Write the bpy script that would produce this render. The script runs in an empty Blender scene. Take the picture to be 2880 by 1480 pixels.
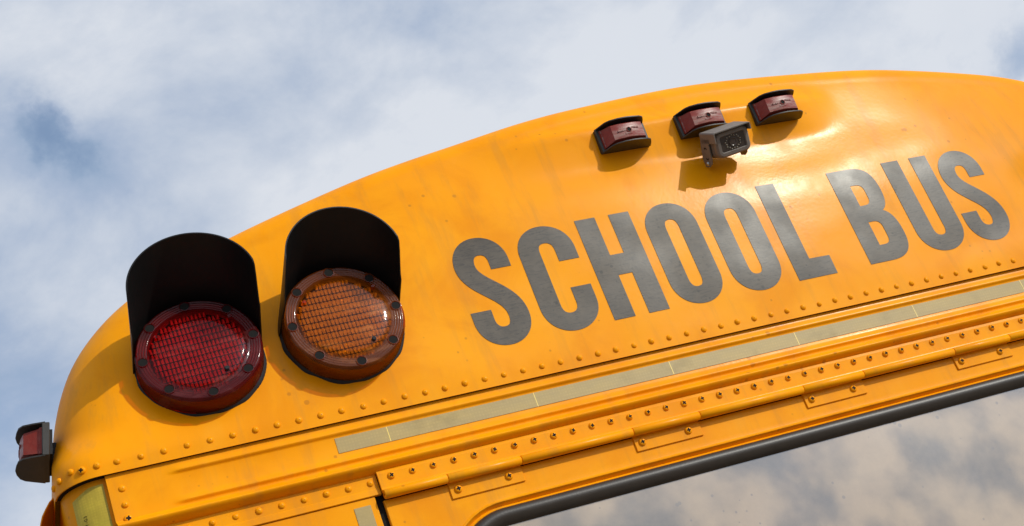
import bpy, bmesh, math, random
from mathutils import Vector, Matrix, noise
from mathutils.geometry import delaunay_2d_cdt
random.seed(7)
sc = bpy.context.scene
COL = sc.collection
# ------------------------------------------------------------------ camera, sky, sun, exposure
# Bus frame: x to the right along the rear, y into the bus, z up from the rivet line. OFF puts the bus on the ground.
OFF = Vector((-1.195, 0.0, 2.45))
CAM_POS = Vector((-0.2543, -2.0889, -0.7992))
CAM_X = Vector((0.9054, -0.2622, -0.3339)); CAM_Y = Vector((0.1737, -0.4889, 0.8549)); CAM_Z = Vector((-0.3874, -0.8320, -0.3971))
cam = bpy.data.cameras.new('camera'); cam_o = bpy.data.objects.new('camera', cam); COL.objects.link(cam_o)
m = Matrix((CAM_X, CAM_Y, CAM_Z)).transposed().to_4x4(); m.translation = CAM_POS + OFF
cam_o.matrix_world = m
cam.sensor_width = 36.0; cam.lens = 4094.72 / 2880 * 36; cam.clip_start = 0.05; cam.clip_end = 5000
sc.camera = cam_o

SUN = Vector((0.575, -0.655, 0.490)).normalized()
sun = bpy.data.lights.new('sun', 'SUN'); sun.energy = 2.8; sun.angle = math.radians(0.53); sun.color = (1.0, 0.96, 0.83)
sun_o = bpy.data.objects.new('sun', sun); COL.objects.link(sun_o)
sun_o.rotation_euler = SUN.to_track_quat('Z', 'Y').to_euler(); sun_o.location = SUN * 30

def N(nt, kind, loc=None, **kw):
    n = nt.nodes.new(kind)
    for k, v in kw.items(): setattr(n, k, v)
    return n
def setin(n, **kw):
    for k, v in kw.items(): n.inputs[k.replace('_', ' ')].default_value = v
    return n
def math_node(nt, op, a, b=None, clamp=False):
    n = nt.nodes.new('ShaderNodeMath'); n.operation = op; n.use_clamp = clamp
    for i, v in enumerate((a, b)):
        if v is None: continue
        if hasattr(v, 'is_output'): nt.links.new(v, n.inputs[i])
        else: n.inputs[i].default_value = v
    return n.outputs[0]
def ramp(nt, src, stops, interp='EASE'):
    r = nt.nodes.new('ShaderNodeValToRGB'); r.color_ramp.interpolation = interp
    el = r.color_ramp.elements
    while len(el) < len(stops): el.new(0.5)
    for e, (p, c) in zip(el, stops):
        e.position = p; e.color = c if len(c) == 4 else (*c, 1)
    nt.links.new(src, r.inputs[0]); return r.outputs[0]
def g(v): return (v, v, v)

world = bpy.data.worlds.new('World'); sc.world = world; world.use_nodes = True
nt = world.node_tree; nt.nodes.clear()
sky = N(nt, 'ShaderNodeTexSky'); sky.sky_type = 'NISHITA'; sky.sun_disc = False
sky.sun_elevation = math.asin(SUN.z); sky.sun_rotation = math.atan2(SUN.x, SUN.y); sky.air_density = 1.0; sky.dust_density = 0.2; sky.ozone_density = 1.5
bg_sky = N(nt, 'ShaderNodeBackground'); bg_sky.inputs[1].default_value = 0.15; nt.links.new(sky.outputs[0], bg_sky.inputs[0])
tc = N(nt, 'ShaderNodeTexCoord'); dirv = tc.outputs['Generated']
def lobe(d, power):                                   # soft patch of sky round a direction
    d = Vector(d).normalized()
    dp = N(nt, 'ShaderNodeVectorMath', operation='DOT_PRODUCT'); nt.links.new(dirv, dp.inputs[0]); dp.inputs[1].default_value = d
    return math_node(nt, 'POWER', math_node(nt, 'MAXIMUM', dp.outputs['Value'], 0.0), power)
mp = N(nt, 'ShaderNodeMapping'); nt.links.new(dirv, mp.inputs[0]); mp.inputs['Rotation'].default_value = (0.2, 0.5, 0.4); mp.inputs['Scale'].default_value = (1.0, 1.0, 1.5)
n1 = setin(N(nt, 'ShaderNodeTexNoise'), Scale=3.7, Detail=9.0, Roughness=0.56, Distortion=0.25); nt.links.new(mp.outputs[0], n1.inputs['Vector'])
n2 = setin(N(nt, 'ShaderNodeTexNoise'), Scale=7.0, Detail=9.0, Roughness=0.58, Distortion=0.2); nt.links.new(mp.outputs[0], n2.inputs['Vector'])
nw = setin(N(nt, 'ShaderNodeTexNoise'), Scale=14.0, Detail=6.0, Roughness=0.6); nt.links.new(dirv, nw.inputs['Vector'])
wob = N(nt, 'ShaderNodeVectorMath', operation='MULTIPLY_ADD'); nt.links.new(nw.outputs['Color'], wob.inputs[0]); wob.inputs[1].default_value = (0.10, 0.10, 0.10); wob.inputs[2].default_value = (-0.05, -0.05, -0.05)
wad = N(nt, 'ShaderNodeVectorMath', operation='ADD'); nt.links.new(dirv, wad.inputs[0]); nt.links.new(wob.outputs[0], wad.inputs[1])
wnm = N(nt, 'ShaderNodeVectorMath', operation='NORMALIZE'); nt.links.new(wad.outputs[0], wnm.inputs[0]); dirv = wnm.outputs[0]      # ragged edges for the patches below
dens = math_node(nt, 'ADD', n1.outputs['Fac'], 0.13)
for d, pw, amt in (((0.103, 0.8246, 0.5562), 4500, -0.36), ((0.10, 0.835, 0.54), 45, 0.05), ((0.6795, 0.6317, 0.3732), 1500, -0.33), ((0.0444, 0.9229, 0.3824), 200, -0.14), ((0.10, 0.80, 0.60), 120, -0.03),
                   ((0.20, 0.783, 0.589), 160, 0.08), ((0.5446, 0.71, 0.4465), 40, 0.05)):
    dens = math_node(nt, 'ADD', dens, math_node(nt, 'MULTIPLY', lobe(d, pw), amt))
cover = ramp(nt, dens, [(0.30, g(0.30)), (0.42, g(0.62)), (0.55, g(0.95)), (0.8, g(1.0))], 'B_SPLINE')
shade = math_node(nt, 'ADD', math_node(nt, 'MULTIPLY', n2.outputs['Fac'], 0.55), math_node(nt, 'MULTIPLY', dens, 0.45))
shade = math_node(nt, 'ADD', shade, math_node(nt, 'MULTIPLY', lobe((0.62, 0.66, 0.42), 14), 0.10))
cloud_col = ramp(nt, shade, [(0.42, (0.36, 0.47, 0.64)), (0.50, (0.45, 0.54, 0.70)), (0.57, (0.58, 0.65, 0.77)), (0.68, (0.77, 0.81, 0.88))], 'LINEAR')
# clouds scatter light forward: brighter round the sun
aur = math_node(nt, 'ADD', 0.93, math_node(nt, 'ADD', math_node(nt, 'MULTIPLY', lobe(SUN, 8), 1.2), math_node(nt, 'MULTIPLY', lobe(SUN, 34), 5.0)))
vm = N(nt, 'ShaderNodeVectorMath', operation='SCALE'); nt.links.new(cloud_col, vm.inputs[0]); nt.links.new(aur, vm.inputs['Scale'])
bg_cl = N(nt, 'ShaderNodeBackground'); nt.links.new(vm.outputs[0], bg_cl.inputs[0]); bg_cl.inputs[1].default_value = 1.0
mixw = N(nt, 'ShaderNodeMixShader'); nt.links.new(cover, mixw.inputs[0]); nt.links.new(bg_sky.outputs[0], mixw.inputs[1]); nt.links.new(bg_cl.outputs[0], mixw.inputs[2])
wo = N(nt, 'ShaderNodeOutputWorld'); nt.links.new(mixw.outputs[0], wo.inputs[0])

vs = sc.view_settings
vs.view_transform = 'Standard'; vs.look = 'None'; vs.exposure = 0.0; vs.gamma = 1.0; vs.use_curve_mapping = False
sc.cycles.max_bounces = 8; sc.cycles.transparent_max_bounces = 12

# ------------------------------------------------------------------ materials
def material(name):
    mt = bpy.data.materials.new(name); mt.use_nodes = True; nt = mt.node_tree; nt.nodes.clear()
    out = N(nt, 'ShaderNodeOutputMaterial'); p = N(nt, 'ShaderNodeBsdfPrincipled'); nt.links.new(p.outputs[0], out.inputs[0])
    return mt, nt, p, out
def coords(nt, scale=(1, 1, 1)):
    t = N(nt, 'ShaderNodeTexCoord'); mpn = N(nt, 'ShaderNodeMapping'); mpn.inputs['Scale'].default_value = scale
    nt.links.new(t.outputs['Object'], mpn.inputs[0]); return mpn.outputs[0]
def noise_tex(nt, vec, scale, detail=4, rough=0.5, dist=0.0):
    n = setin(N(nt, 'ShaderNodeTexNoise'), Scale=scale, Detail=detail, Roughness=rough, Distortion=dist); nt.links.new(vec, n.inputs['Vector']); return n.outputs['Fac']
def mix_col(nt, fac, a, b):
    mx = N(nt, 'ShaderNodeMix', data_type='RGBA')
    for s, v in ((0, fac), (6, a), (7, b)):
        if hasattr(v, 'is_output'): nt.links.new(v, mx.inputs[s])
        else: mx.inputs[s].default_value = v if s == 0 else (*v, 1)
    return mx.outputs[2]
def bump(nt, p, h, strength, dist=0.001, coat=True):
    b = N(nt, 'ShaderNodeBump'); b.inputs['Strength'].default_value = strength; b.inputs['Distance'].default_value = dist
    nt.links.new(h, b.inputs['Height']); nt.links.new(b.outputs[0], p.inputs['Normal'])
    if coat: nt.links.new(b.outputs[0], p.inputs['Coat Normal'])

def paint(name, base=(0.82, 0.284, 0.0010), dirt=1.0, peel=1.0):
    mt, nt, p, out = material(name)
    v = coords(nt)
    fade = noise_tex(nt, v, 3.0, 5, 0.6, 0.4)
    c1 = mix_col(nt, ramp(nt, fade, [(0.35, g(0)), (0.7, g(1))]), base, (base[0] * 1.03, base[1] * 1.13, base[2] * 1.6))
    patch = noise_tex(nt, v, 7.0, 6, 0.62, 0.8)
    c1 = mix_col(nt, math_node(nt, 'MULTIPLY', ramp(nt, patch, [(0.45, g(0)), (0.72, g(1))]), 0.75 * dirt), c1, (base[0] * 0.90, base[1] * 0.84, base[2]))
    film = noise_tex(nt, coords(nt, (5, 5, 1.6)), 2.2, 6, 0.65, 0.5)
    c1 = mix_col(nt, math_node(nt, 'MULTIPLY', ramp(nt, film, [(0.50, g(0)), (0.78, g(1))]), 0.16 * dirt), c1, (0.80, 0.40, 0.04))
    # chips and rust specks
    vo = N(nt, 'ShaderNodeTexVoronoi'); vo.inputs['Scale'].default_value = 34.0; vo.inputs['Randomness'].default_value = 1.0; nt.links.new(v, vo.inputs['Vector'])
    pick = noise_tex(nt, v, 5.0, 2, 0.5)
    rad = math_node(nt, 'MULTIPLY', math_node(nt, 'SUBTRACT', pick, 0.38), 0.60)
    spot = ramp(nt, math_node(nt, 'SUBTRACT', rad, vo.outputs['Distance']), [(0.0, g(0)), (0.06, g(1))], 'LINEAR')
    c2 = mix_col(nt, math_node(nt, 'MULTIPLY', spot, 0.60 * dirt), c1, (0.42, 0.15, 0.012))
    # faint run-off grime, stretched downward
    v2 = coords(nt, (30, 30, 3)); gr = noise_tex(nt, v2, 1.0, 5, 0.65)
    c3 = mix_col(nt, math_node(nt, 'MULTIPLY', ramp(nt, gr, [(0.50, g(0)), (0.72, g(1))]), 0.30 * dirt), c2, (0.45, 0.19, 0.03))
    nt.links.new(c3, p.inputs['Base Color'])
    p.inputs['Roughness'].default_value = 0.5; p.inputs['Specular IOR Level'].default_value = 0.02
    p.inputs['Coat Weight'].default_value = 0.15; p.inputs['Coat IOR'].default_value = 1.45
    rr = noise_tex(nt, v, 9.0, 4, 0.6)
    nt.links.new(ramp(nt, rr, [(0.3, g(0.19)), (0.7, g(0.29))]), p.inputs['Coat Roughness'])
    pl = math_node(nt, 'ADD', math_node(nt, 'MULTIPLY', noise_tex(nt, v, 420.0, 2, 0.5), 0.35), noise_tex(nt, v, 130.0, 2, 0.5))
    bump(nt, p, pl, 0.13 * peel, 0.0008)
    return mt
M_YEL = paint('yellow_paint')
M_YEL2 = paint('yellow_trim_paint', peel=0.7)

def plain(name, col, rough=0.5, spec=0.5, coat=0.0, var=0.25, vscale=30.0, bs=0.15, metallic=0.0):
    mt, nt, p, out = material(name); v = coords(nt)
    n = noise_tex(nt, v, vscale, 6, 0.6)
    nt.links.new(mix_col(nt, n, tuple(c * (1 - var) for c in col), tuple(min(1, c * (1 + var)) for c in col)), p.inputs['Base Color'])
    p.inputs['Roughness'].default_value = rough; p.inputs['Specular IOR Level'].default_value = spec; p.inputs['Coat Weight'].default_value = coat; p.inputs['Metallic'].default_value = metallic
    bump(nt, p, noise_tex(nt, v, vscale * 12, 3, 0.5), bs, 0.0006); return mt
M_BLACK = plain('black_plastic', (0.006, 0.0055, 0.0055), 0.45, 0.25)
M_FIN = plain('weathered_black_metal', (0.026, 0.022, 0.017), 0.5, 0.45, var=0.4)
M_FOAM = plain('black_foam', (0.018, 0.018, 0.020), 0.8, 0.3, var=0.5, bs=0.6)
M_RUB = plain('rubber_seal', (0.034, 0.026, 0.020), 0.42, 0.35, var=0.3, bs=0.25)
M_GLOSSB = plain('black_window', (0.050, 0.036, 0.029), 0.3, 0.4, bs=0.05)
M_DARK = plain('dark_recess', (0.006, 0.005, 0.004), 0.8, 0.2)
M_HOUS = plain('camera_housing', (0.17, 0.145, 0.125), 0.6, 0.3, var=0.35, vscale=60)
M_STEEL = plain('screw_steel', (0.5, 0.48, 0.45), 0.35, 0.5, metallic=1.0)
M_RECESS = plain('recess_shade', (0.05, 0.016, 0.003), 0.7, 0.2)
M_GROUND = plain('concrete', (0.21, 0.175, 0.135), 0.9, 0.3, var=0.3, vscale=3.0)
M_LED = plain('led_glass', (0.22, 0.19, 0.14), 0.3, 0.5)

def vinyl():
    mt, nt, p, out = material('letter_vinyl'); v = coords(nt)
    n = noise_tex(nt, v, 14, 6, 0.65)
    c = mix_col(nt, ramp(nt, n, [(0.35, g(0)), (0.65, g(1))]), (0.052, 0.040, 0.028), (0.078, 0.061, 0.043))
    mo = noise_tex(nt, v, 38, 6, 0.7, 0.4)
    c = mix_col(nt, math_node(nt, 'MULTIPLY', ramp(nt, mo, [(0.48, g(0)), (0.66, g(1))]), 0.35), c, (0.100, 0.076, 0.050))
    v2 = coords(nt, (7, 7, 60)); cr = noise_tex(nt, v2, 6.0, 5, 0.7, 0.3)
    c = mix_col(nt, ramp(nt, cr, [(0.54, g(0)), (0.60, g(0.8)), (0.66, g(0))], 'LINEAR'), c, (0.016, 0.014, 0.012))
    vo = N(nt, 'ShaderNodeTexVoronoi'); vo.inputs['Scale'].default_value = 75.0; nt.links.new(v, vo.inputs['Vector'])
    rad = math_node(nt, 'MULTIPLY', math_node(nt, 'SUBTRACT', noise_tex(nt, v, 16.0, 2), 0.36), 0.9)
    c = mix_col(nt, ramp(nt, math_node(nt, 'SUBTRACT', rad, vo.outputs['Distance']), [(0.0, g(0)), (0.08, g(0.75))], 'LINEAR'), c, (0.014, 0.012, 0.010))
    nt.links.new(c, p.inputs['Base Color']); p.inputs['Specular IOR Level'].default_value = 0.20
    nt.links.new(ramp(nt, noise_tex(nt, v, 8, 4), [(0.3, g(0.30)), (0.7, g(0.44))]), p.inputs['Roughness'])
    pl = math_node(nt, 'ADD', noise_tex(nt, v, 300, 2), math_node(nt, 'MULTIPLY', noise_tex(nt, v2, 20, 3), 0.6))
    bump(nt, p, pl, 0.09, 0.0008); return mt
M_VINYL = vinyl()

def tape(name, col, col2, cell=190.0):
    mt, nt, p, out = material(name); v = coords(nt)
    vo = N(nt, 'ShaderNodeTexVoronoi'); vo.inputs['Scale'].default_value = cell; vo.inputs['Randomness'].default_value = 0.15; nt.links.new(v, vo.inputs['Vector'])
    n = noise_tex(nt, coords(nt, (4, 4, 14)), 2.0, 6, 0.65)
    c = mix_col(nt, ramp(nt, n, [(0.35, g(0)), (0.7, g(1))]), col, col2)
    c = mix_col(nt, math_node(nt, 'MULTIPLY', ramp(nt, vo.outputs['Distance'], [(0.25, g(0)), (0.6, g(1))]), 0.22), c, tuple(x * 0.55 for x in col))
    st = noise_tex(nt, coords(nt, (9, 9, 9)), 1.3, 5, 0.6)
    c = mix_col(nt, math_node(nt, 'MULTIPLY', ramp(nt, st, [(0.56, g(0)), (0.72, g(1))]), 0.45), c, tuple(x * 0.5 for x in col2))
    nt.links.new(c, p.inputs['Base Color']); p.inputs['Roughness'].default_value = 0.38; p.inputs['Coat Weight'].default_value = 0.05; p.inputs['Coat Roughness'].default_value = 0.3; p.inputs['Specular IOR Level'].default_value = 0.2
    bump(nt, p, vo.outputs['Distance'], 0.12, 0.0006); return mt
M_TAPE = tape('reflective_tape', (0.40, 0.295, 0.125), (0.46, 0.33, 0.12))
M_TAPE_Y = tape('yellow_reflective_tape', (0.46, 0.36, 0.035), (0.55, 0.40, 0.045), 240)
M_SEAMLINE = plain('tape_seam', (0.75, 0.55, 0.12), 0.4)

def lens(name, tint, dusty, body, solid=0.06):
    """clear coloured plastic: tinted see-through, glossy face, patchy clouded weathering"""
    mt = bpy.data.materials.new(name); mt.use_nodes = True; nt = mt.node_tree; nt.nodes.clear()
    out = N(nt, 'ShaderNodeOutputMaterial'); v = coords(nt)
    tr = N(nt, 'ShaderNodeBsdfTransparent'); tr.inputs[0].default_value = (*tint, 1)
    df = N(nt, 'ShaderNodeBsdfPrincipled'); df.inputs['Roughness'].default_value = 0.5; df.inputs['Specular IOR Level'].default_value = 0.1
    n = noise_tex(nt, coords(nt, (1, 1, 3.2)), 11, 7, 0.62, 0.6)
    fog = ramp(nt, n, [(0.42, g(0.02)), (0.53, g(0.10)), (0.60, g(0.42)), (0.70, g(0.6))], 'LINEAR')
    sz = N(nt, 'ShaderNodeSeparateXYZ'); nt.links.new(v, sz.inputs[0])      # the half the hood leaves open to the weather
    fog = math_node(nt, 'MULTIPLY', fog, ramp(nt, sz.outputs['Z'], [(0.07, g(1.0)), (0.13, g(0.8)), (0.175, g(0.12))], 'LINEAR'))
    nt.links.new(mix_col(nt, fog, body, dusty), df.inputs['Base Color'])
    mx = N(nt, 'ShaderNodeMixShader'); nt.links.new(math_node(nt, 'ADD', solid, math_node(nt, 'MULTIPLY', fog, 0.8), True), mx.inputs[0])
    nt.links.new(tr.outputs[0], mx.inputs[1]); nt.links.new(df.outputs[0], mx.inputs[2])
    gl = N(nt, 'ShaderNodeBsdfGlossy'); gl.inputs['Roughness'].default_value = 0.07
    b = N(nt, 'ShaderNodeBump'); b.inputs['Strength'].default_value = 0.25; b.inputs['Distance'].default_value = 0.001
    nt.links.new(noise_tex(nt, v, 60, 5, 0.6), b.inputs['Height']); nt.links.new(b.outputs[0], gl.inputs['Normal']); nt.links.new(b.outputs[0], df.inputs['Normal'])
    mg = N(nt, 'ShaderNodeMixShader'); mg.inputs[0].default_value = 0.018; nt.links.new(mx.outputs[0], mg.inputs[1]); nt.links.new(gl.outputs[0], mg.inputs[2])
    nt.links.new(mg.outputs[0], out.inputs[0]); return mt
M_LRED = lens('red_lens', (0.95, 0.10, 0.10), (0.42, 0.15, 0.13), (0.20, 0.009, 0.009))
M_LAMB = lens('amber_lens', (1.0, 0.46, 0.03), (0.70, 0.31, 0.07), (0.46, 0.10, 0.002))
M_RRED = lens('red_lens_rim', (0.9, 0.06, 0.05), (0.13, 0.03, 0.026), (0.085, 0.004, 0.004), 0.36)
M_RAMB = lens('amber_lens_rim', (0.95, 0.42, 0.06), (0.20, 0.065, 0.012), (0.17, 0.036, 0.003), 0.34)
M_REFL2 = plain('reflector_rim', (0.15, 0.15, 0.15), 0.3, 0.5, metallic=0.4, var=0.3)
M_REFL = plain('reflector', (0.78, 0.77, 0.76), 0.18, 0.5, metallic=0.45, var=0.2, vscale=55)

def marker_red():
    mt, nt, p, out = material('marker_red_lens'); v = coords(nt)
    wv = noise_tex(nt, coords(nt, (10, 40, 55)), 1.6, 6, 0.65, 0.5)
    sepy = N(nt, 'ShaderNodeSeparateXYZ'); nt.links.new(coords(nt), sepy.inputs[0])
    worn = ramp(nt, sepy.outputs['Y'], [(0.0, g(1.0)), (1.0, g(1.0))], 'LINEAR')
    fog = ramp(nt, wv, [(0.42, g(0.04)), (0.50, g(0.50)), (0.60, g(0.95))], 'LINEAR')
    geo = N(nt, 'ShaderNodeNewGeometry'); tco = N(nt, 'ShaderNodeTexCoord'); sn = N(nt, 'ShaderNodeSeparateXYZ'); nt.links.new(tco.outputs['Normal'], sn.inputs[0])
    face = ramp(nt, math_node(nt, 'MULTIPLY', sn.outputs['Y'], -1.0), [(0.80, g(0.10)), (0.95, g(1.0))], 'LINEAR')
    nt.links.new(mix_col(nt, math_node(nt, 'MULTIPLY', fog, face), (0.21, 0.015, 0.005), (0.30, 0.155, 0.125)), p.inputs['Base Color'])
    p.inputs['Roughness'].default_value = 0.42; p.inputs['Specular IOR Level'].default_value = 0.3; p.inputs['Coat Weight'].default_value = 0.1; p.inputs['Coat Roughness'].default_value = 0.3
    p.inputs['Subsurface Weight'].default_value = 0.15; p.inputs['Subsurface Radius'].default_value = (0.02, 0.003, 0.002); p.inputs['Subsurface Scale'].default_value = 0.3
    bump(nt, p, wv, 0.5, 0.002); return mt
M_MRED = marker_red()

def glass():
    mt, nt, p, out = material('dusty_sky_glass'); v = coords(nt)
    n = noise_tex(nt, v, 7.0, 3, 0.45, 0.1); n2 = noise_tex(nt, v, 90, 3, 0.7)
    dust_sky = math_node(nt, 'ADD', math_node(nt, 'MULTIPLY', ramp(nt, n, [(0.36, g(0.14)), (0.62, g(0.80))]), 0.62), math_node(nt, 'MULTIPLY', n2, 0.12), True)  # dust tone whose beige blotches paint in the reflected clouds
    vo = N(nt, 'ShaderNodeTexVoronoi'); vo.inputs['Scale'].default_value = 45.0; nt.links.new(v, vo.inputs['Vector'])
    rad = math_node(nt, 'MULTIPLY', math_node(nt, 'SUBTRACT', noise_tex(nt, v, 12, 3), 0.36), 0.75)
    sp = ramp(nt, math_node(nt, 'SUBTRACT', rad, vo.outputs['Distance']), [(0.0, g(0)), (0.06, g(0.55))], 'LINEAR')
    c = mix_col(nt, dust_sky, (0.012, 0.013, 0.014), (0.60, 0.41, 0.22)); c = mix_col(nt, sp, c, (0.10, 0.08, 0.06))
    nt.links.new(c, p.inputs['Base Color']); p.inputs['Roughness'].default_value = 0.55; p.inputs['Specular IOR Level'].default_value = 0.3
    p.inputs['Coat Weight'].default_value = 1.0; p.inputs['Coat IOR'].default_value = 2.05; p.inputs['Coat Roughness'].default_value = 0.02
    return mt
M_GLASS = glass()

# ------------------------------------------------------------------ helpers
def obj(name, me, mat=None, parent=None, loc=(0, 0, 0), smooth=None):
    if isinstance(me, bmesh.types.BMesh):
        d = bpy.data.meshes.new(name); bmesh.ops.recalc_face_normals(me, faces=me.faces[:]); me.to_mesh(d); me.free(); me = d
    if mat and not me.materials:
        for mm in (mat if isinstance(mat, (list, tuple)) else [mat]): me.materials.append(mm)
    if smooth is not None:
        for p in me.polygons: p.use_smooth = True
        if smooth < 180: me.set_sharp_from_angle(angle=math.radians(smooth))
    o = bpy.data.objects.new(name, me); COL.objects.link(o); o.parent = parent; o.location = loc
    return o
def part(name, me, mat, loc=None, smooth=None, label=None, parent=None):
    o = obj(name, me, mat, parent or BUS, OFF + Vector(loc or (0, 0, 0)) if parent is None else (loc or (0, 0, 0)), smooth)
    if label: o['label'] = label
    return o
def grid_mesh(rows, close=False):
    bm = bmesh.new(); V = [[bm.verts.new(p) for p in r] for r in rows]
    for a, b in zip(V, V[1:]):
        n = len(a)
        for i in range(n if close else n - 1):
            j = (i + 1) % n
            try: bm.faces.new((a[i], a[j], b[j], b[i]))
            except ValueError: pass
    bmesh.ops.remove_doubles(bm, verts=bm.verts[:], dist=1e-6); return bm
def box(bm, x0, x1, y0, y1, z0, z1):
    r = bmesh.ops.create_cube(bm, size=1.0); M_ = Matrix.Translation(((x0 + x1) / 2, (y0 + y1) / 2, (z0 + z1) / 2)) @ Matrix.Diagonal((x1 - x0, y1 - y0, z1 - z0, 1))
    bmesh.ops.transform(bm, matrix=M_, verts=r['verts']); return r['verts']
def bev(bm, w, seg=2):
    bmesh.ops.bevel(bm, geom=bm.edges[:], offset=w, segments=seg, affect='EDGES', profile=0.5); return bm
def extrude_profile(prof, x0, x1, nx=1, closed=False, jitter=0.0):
    """sweep a (z, y) profile along x"""
    rows = []
    for i in range(nx + 1):
        x = x0 + (x1 - x0) * i / nx
        dy = jitter * noise.noise(Vector((x * 5, 3.1, 0)))
        rows.append([(x, y + dy, z) for z, y in prof])
    bm = grid_mesh(rows, closed)
    if closed:
        bm.verts.ensure_lookup_table(); bmesh.ops.holes_fill(bm, edges=[e for e in bm.edges if e.is_boundary])
    return bm
def lathe(prof, seg=32, axis='y'):
    """revolve (radius, depth) about -y; depth is y"""
    rows = [[(r * math.cos(a), y, r * math.sin(a)) for a in [2 * math.pi * i / seg for i in range(seg)]] for r, y in prof]
    return grid_mesh(rows, True)
def prism(poly, h0, h1, to3):
    bm = bmesh.new(); a = [bm.verts.new(to3(u, v, h0)) for u, v in poly]; b = [bm.verts.new(to3(u, v, h1)) for u, v in poly]
    bm.faces.new(a); bm.faces.new(b[::-1]); n = len(poly)
    for i in range(n): bm.faces.new((a[i], a[(i + 1) % n], b[(i + 1) % n], b[i]))
    return bm
def join(a, b):
    d = bpy.data.meshes.new('tmp'); b.to_mesh(d); b.free(); a.from_mesh(d); bpy.data.meshes.remove(d); return a

# ------------------------------------------------------------------ ground
gb = bmesh.new(); bmesh.ops.create_grid(gb, x_segments=8, y_segments=8, size=600)
gr = obj('ground', gb, M_GROUND); gr['kind'] = 'structure'

# ------------------------------------------------------------------ the bus
BUS = bpy.data.objects.new('school_bus', None); COL.objects.link(BUS)
BUS['label'] = 'yellow school bus seen from below its riveted rear roof cap'; BUS['category'] = 'bus'

# ---- roof cap -----------------------------------------------------
XC, XR = 1.195, 2.39
def amp(x):
    d = min(x, XR - x); return 0.42 * math.exp(-(d + 0.02) / 0.26)
def fz(z): return 0.0 if z <= 0 else z * z / (z + 0.02)
def sstep(a, b, x):
    t = min(1, max(0, (x - a) / (b - a))); return t * t * (3 - 2 * t)
# the cap leans back more and more towards the roof; round the three clearance lamps a pad is pressed upright
def table(stops, n=320, z1=0.64):
    T = [0.0]; dz = z1 / n
    for k in range(n):
        z = (k + 0.5) * dz; j = 0
        while j < len(stops) - 2 and stops[j + 1][0] < z: j += 1
        (za, ta), (zb, tb) = stops[j], stops[j + 1]; t = min(1, max(0, (z - za) / (zb - za))); t = t * t * (3 - 2 * t)
        T.append(T[-1] + math.tan(math.radians(ta + (tb - ta) * t)) * dz)
    return T
T_PLAIN = table([(0, 0), (0.10, 0.6), (0.20, 1.6), (0.25, 3.2), (0.31, 5.6), (0.42, 6.5), (0.64, 8.0)])
T_PAD = table([(0, 0), (0.10, 0.6), (0.20, 1.6), (0.25, 3.2), (0.30, 5.6), (0.346, 6.2), (0.378, -8.0), (0.430, -8.0), (0.452, 35.0), (0.474, 23.0), (0.50, 9.0), (0.64, 9.0)])
def look(T, z):
    f = min(max(z, 0) / 0.64 * 320, 319.999); k = int(f); return T[k] + (T[k + 1] - T[k]) * (f - k)
def emboss(x, z):
    w = sstep(0.70, 0.98, x) * (1 - sstep(1.40, 1.54, x))
    return look(T_PLAIN, z) * (1 - w) + look(T_PAD, z) * w
def ripple(x, z):
    p = Vector((x * 3.2, z * 6.5, 0.3)); q = Vector((x * 8.0, z * 15.0, 4.3))
    return (0.0026 * noise.noise(p) * (1 + 1.2 * sstep(0.24, 0.32, z)) + 0.00055 * noise.noise(q)) * sstep(0.0, 0.06, z)
def face_y(x, z):
    x = min(max(x, -0.03), XR + 0.03)
    return amp(x) * fz(z) + emboss(x, z) + ripple(x, z) - 0.002
def seat(x, z):
    """carry a point measured on the flat rear plane onto the leaning cap, along the line of sight it was measured on"""
    y = 0.0
    for _ in range(6):
        t = y / -CAM_POS.y; px, pz = x + (x - CAM_POS.x) * t, z + (z - CAM_POS.z) * t; y = face_y(px, pz)
    return px, y, pz
OUT = [(-0.0925, -0.0168), (-0.0922, 0.0), (-0.0871, 0.0355), (-0.0710, 0.1072), (-0.0559, 0.1557), (-0.0404, 0.1914), (-0.0303, 0.2122), (-0.0181, 0.2320), (-0.0043, 0.2475), (0.0135, 0.2645),
       (0.0283, 0.2776), (0.0456, 0.2903), (0.0644, 0.3029), (0.0827, 0.3132), (0.17, 0.3520), (0.2726, 0.3859), (0.3268, 0.4017), (0.3984, 0.4210), (0.5205, 0.4519), (0.6208, 0.4726), (0.7234, 0.4897),
       (0.8058, 0.5015), (0.8440, 0.5075), (0.9515, 0.5215), (1.0640, 0.5325), (1.1768, 0.5384), (1.2924, 0.5400), (1.4245, 0.5362), (1.5515, 0.5292), (1.6727, 0.5174), (1.7942, 0.4995), (1.9206, 0.4778), (2.03, 0.4530),
       (2.12, 0.421), (2.20, 0.386), (2.28, 0.341), (2.345, 0.290), (2.39, 0.240), (2.425, 0.187), (2.455, 0.125), (2.475, 0.06), (2.4824, 0.0), (2.4825, -0.0168)]
def resample(pts, n):
    L = [0.0]
    for a, b in zip(pts, pts[1:]): L.append(L[-1] + math.dist(a, b))
    P = []
    def cr(p0, p1, p2, p3, t):
        return tuple(0.5 * (2 * b + (c - a) * t + (2 * a - 5 * b + 4 * c - d) * t * t + (3 * b - a - 3 * c + d) * t ** 3) for a, b, c, d in zip(p0, p1, p2, p3))
    j = 0
    for i in range(n + 1):
        s = L[-1] * i / n
        while j < len(pts) - 2 and L[j + 1] < s: j += 1
        t = (s - L[j]) / (L[j + 1] - L[j])
        P.append(cr(pts[max(j - 1, 0)], pts[j], pts[j + 1], pts[min(j + 2, len(pts) - 1)], min(t, 1)))
    return P
NS = 260
O = resample(OUT, NS)
for _ in range(6):                                              # relax small measuring noise
    O = [O[0]] + [tuple(0.25 * a + 0.5 * b + 0.25 * c for a, b, c in zip(O[i - 1], O[i], O[i + 1])) for i in range(1, NS)] + [O[-1]]
nrm = []
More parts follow.
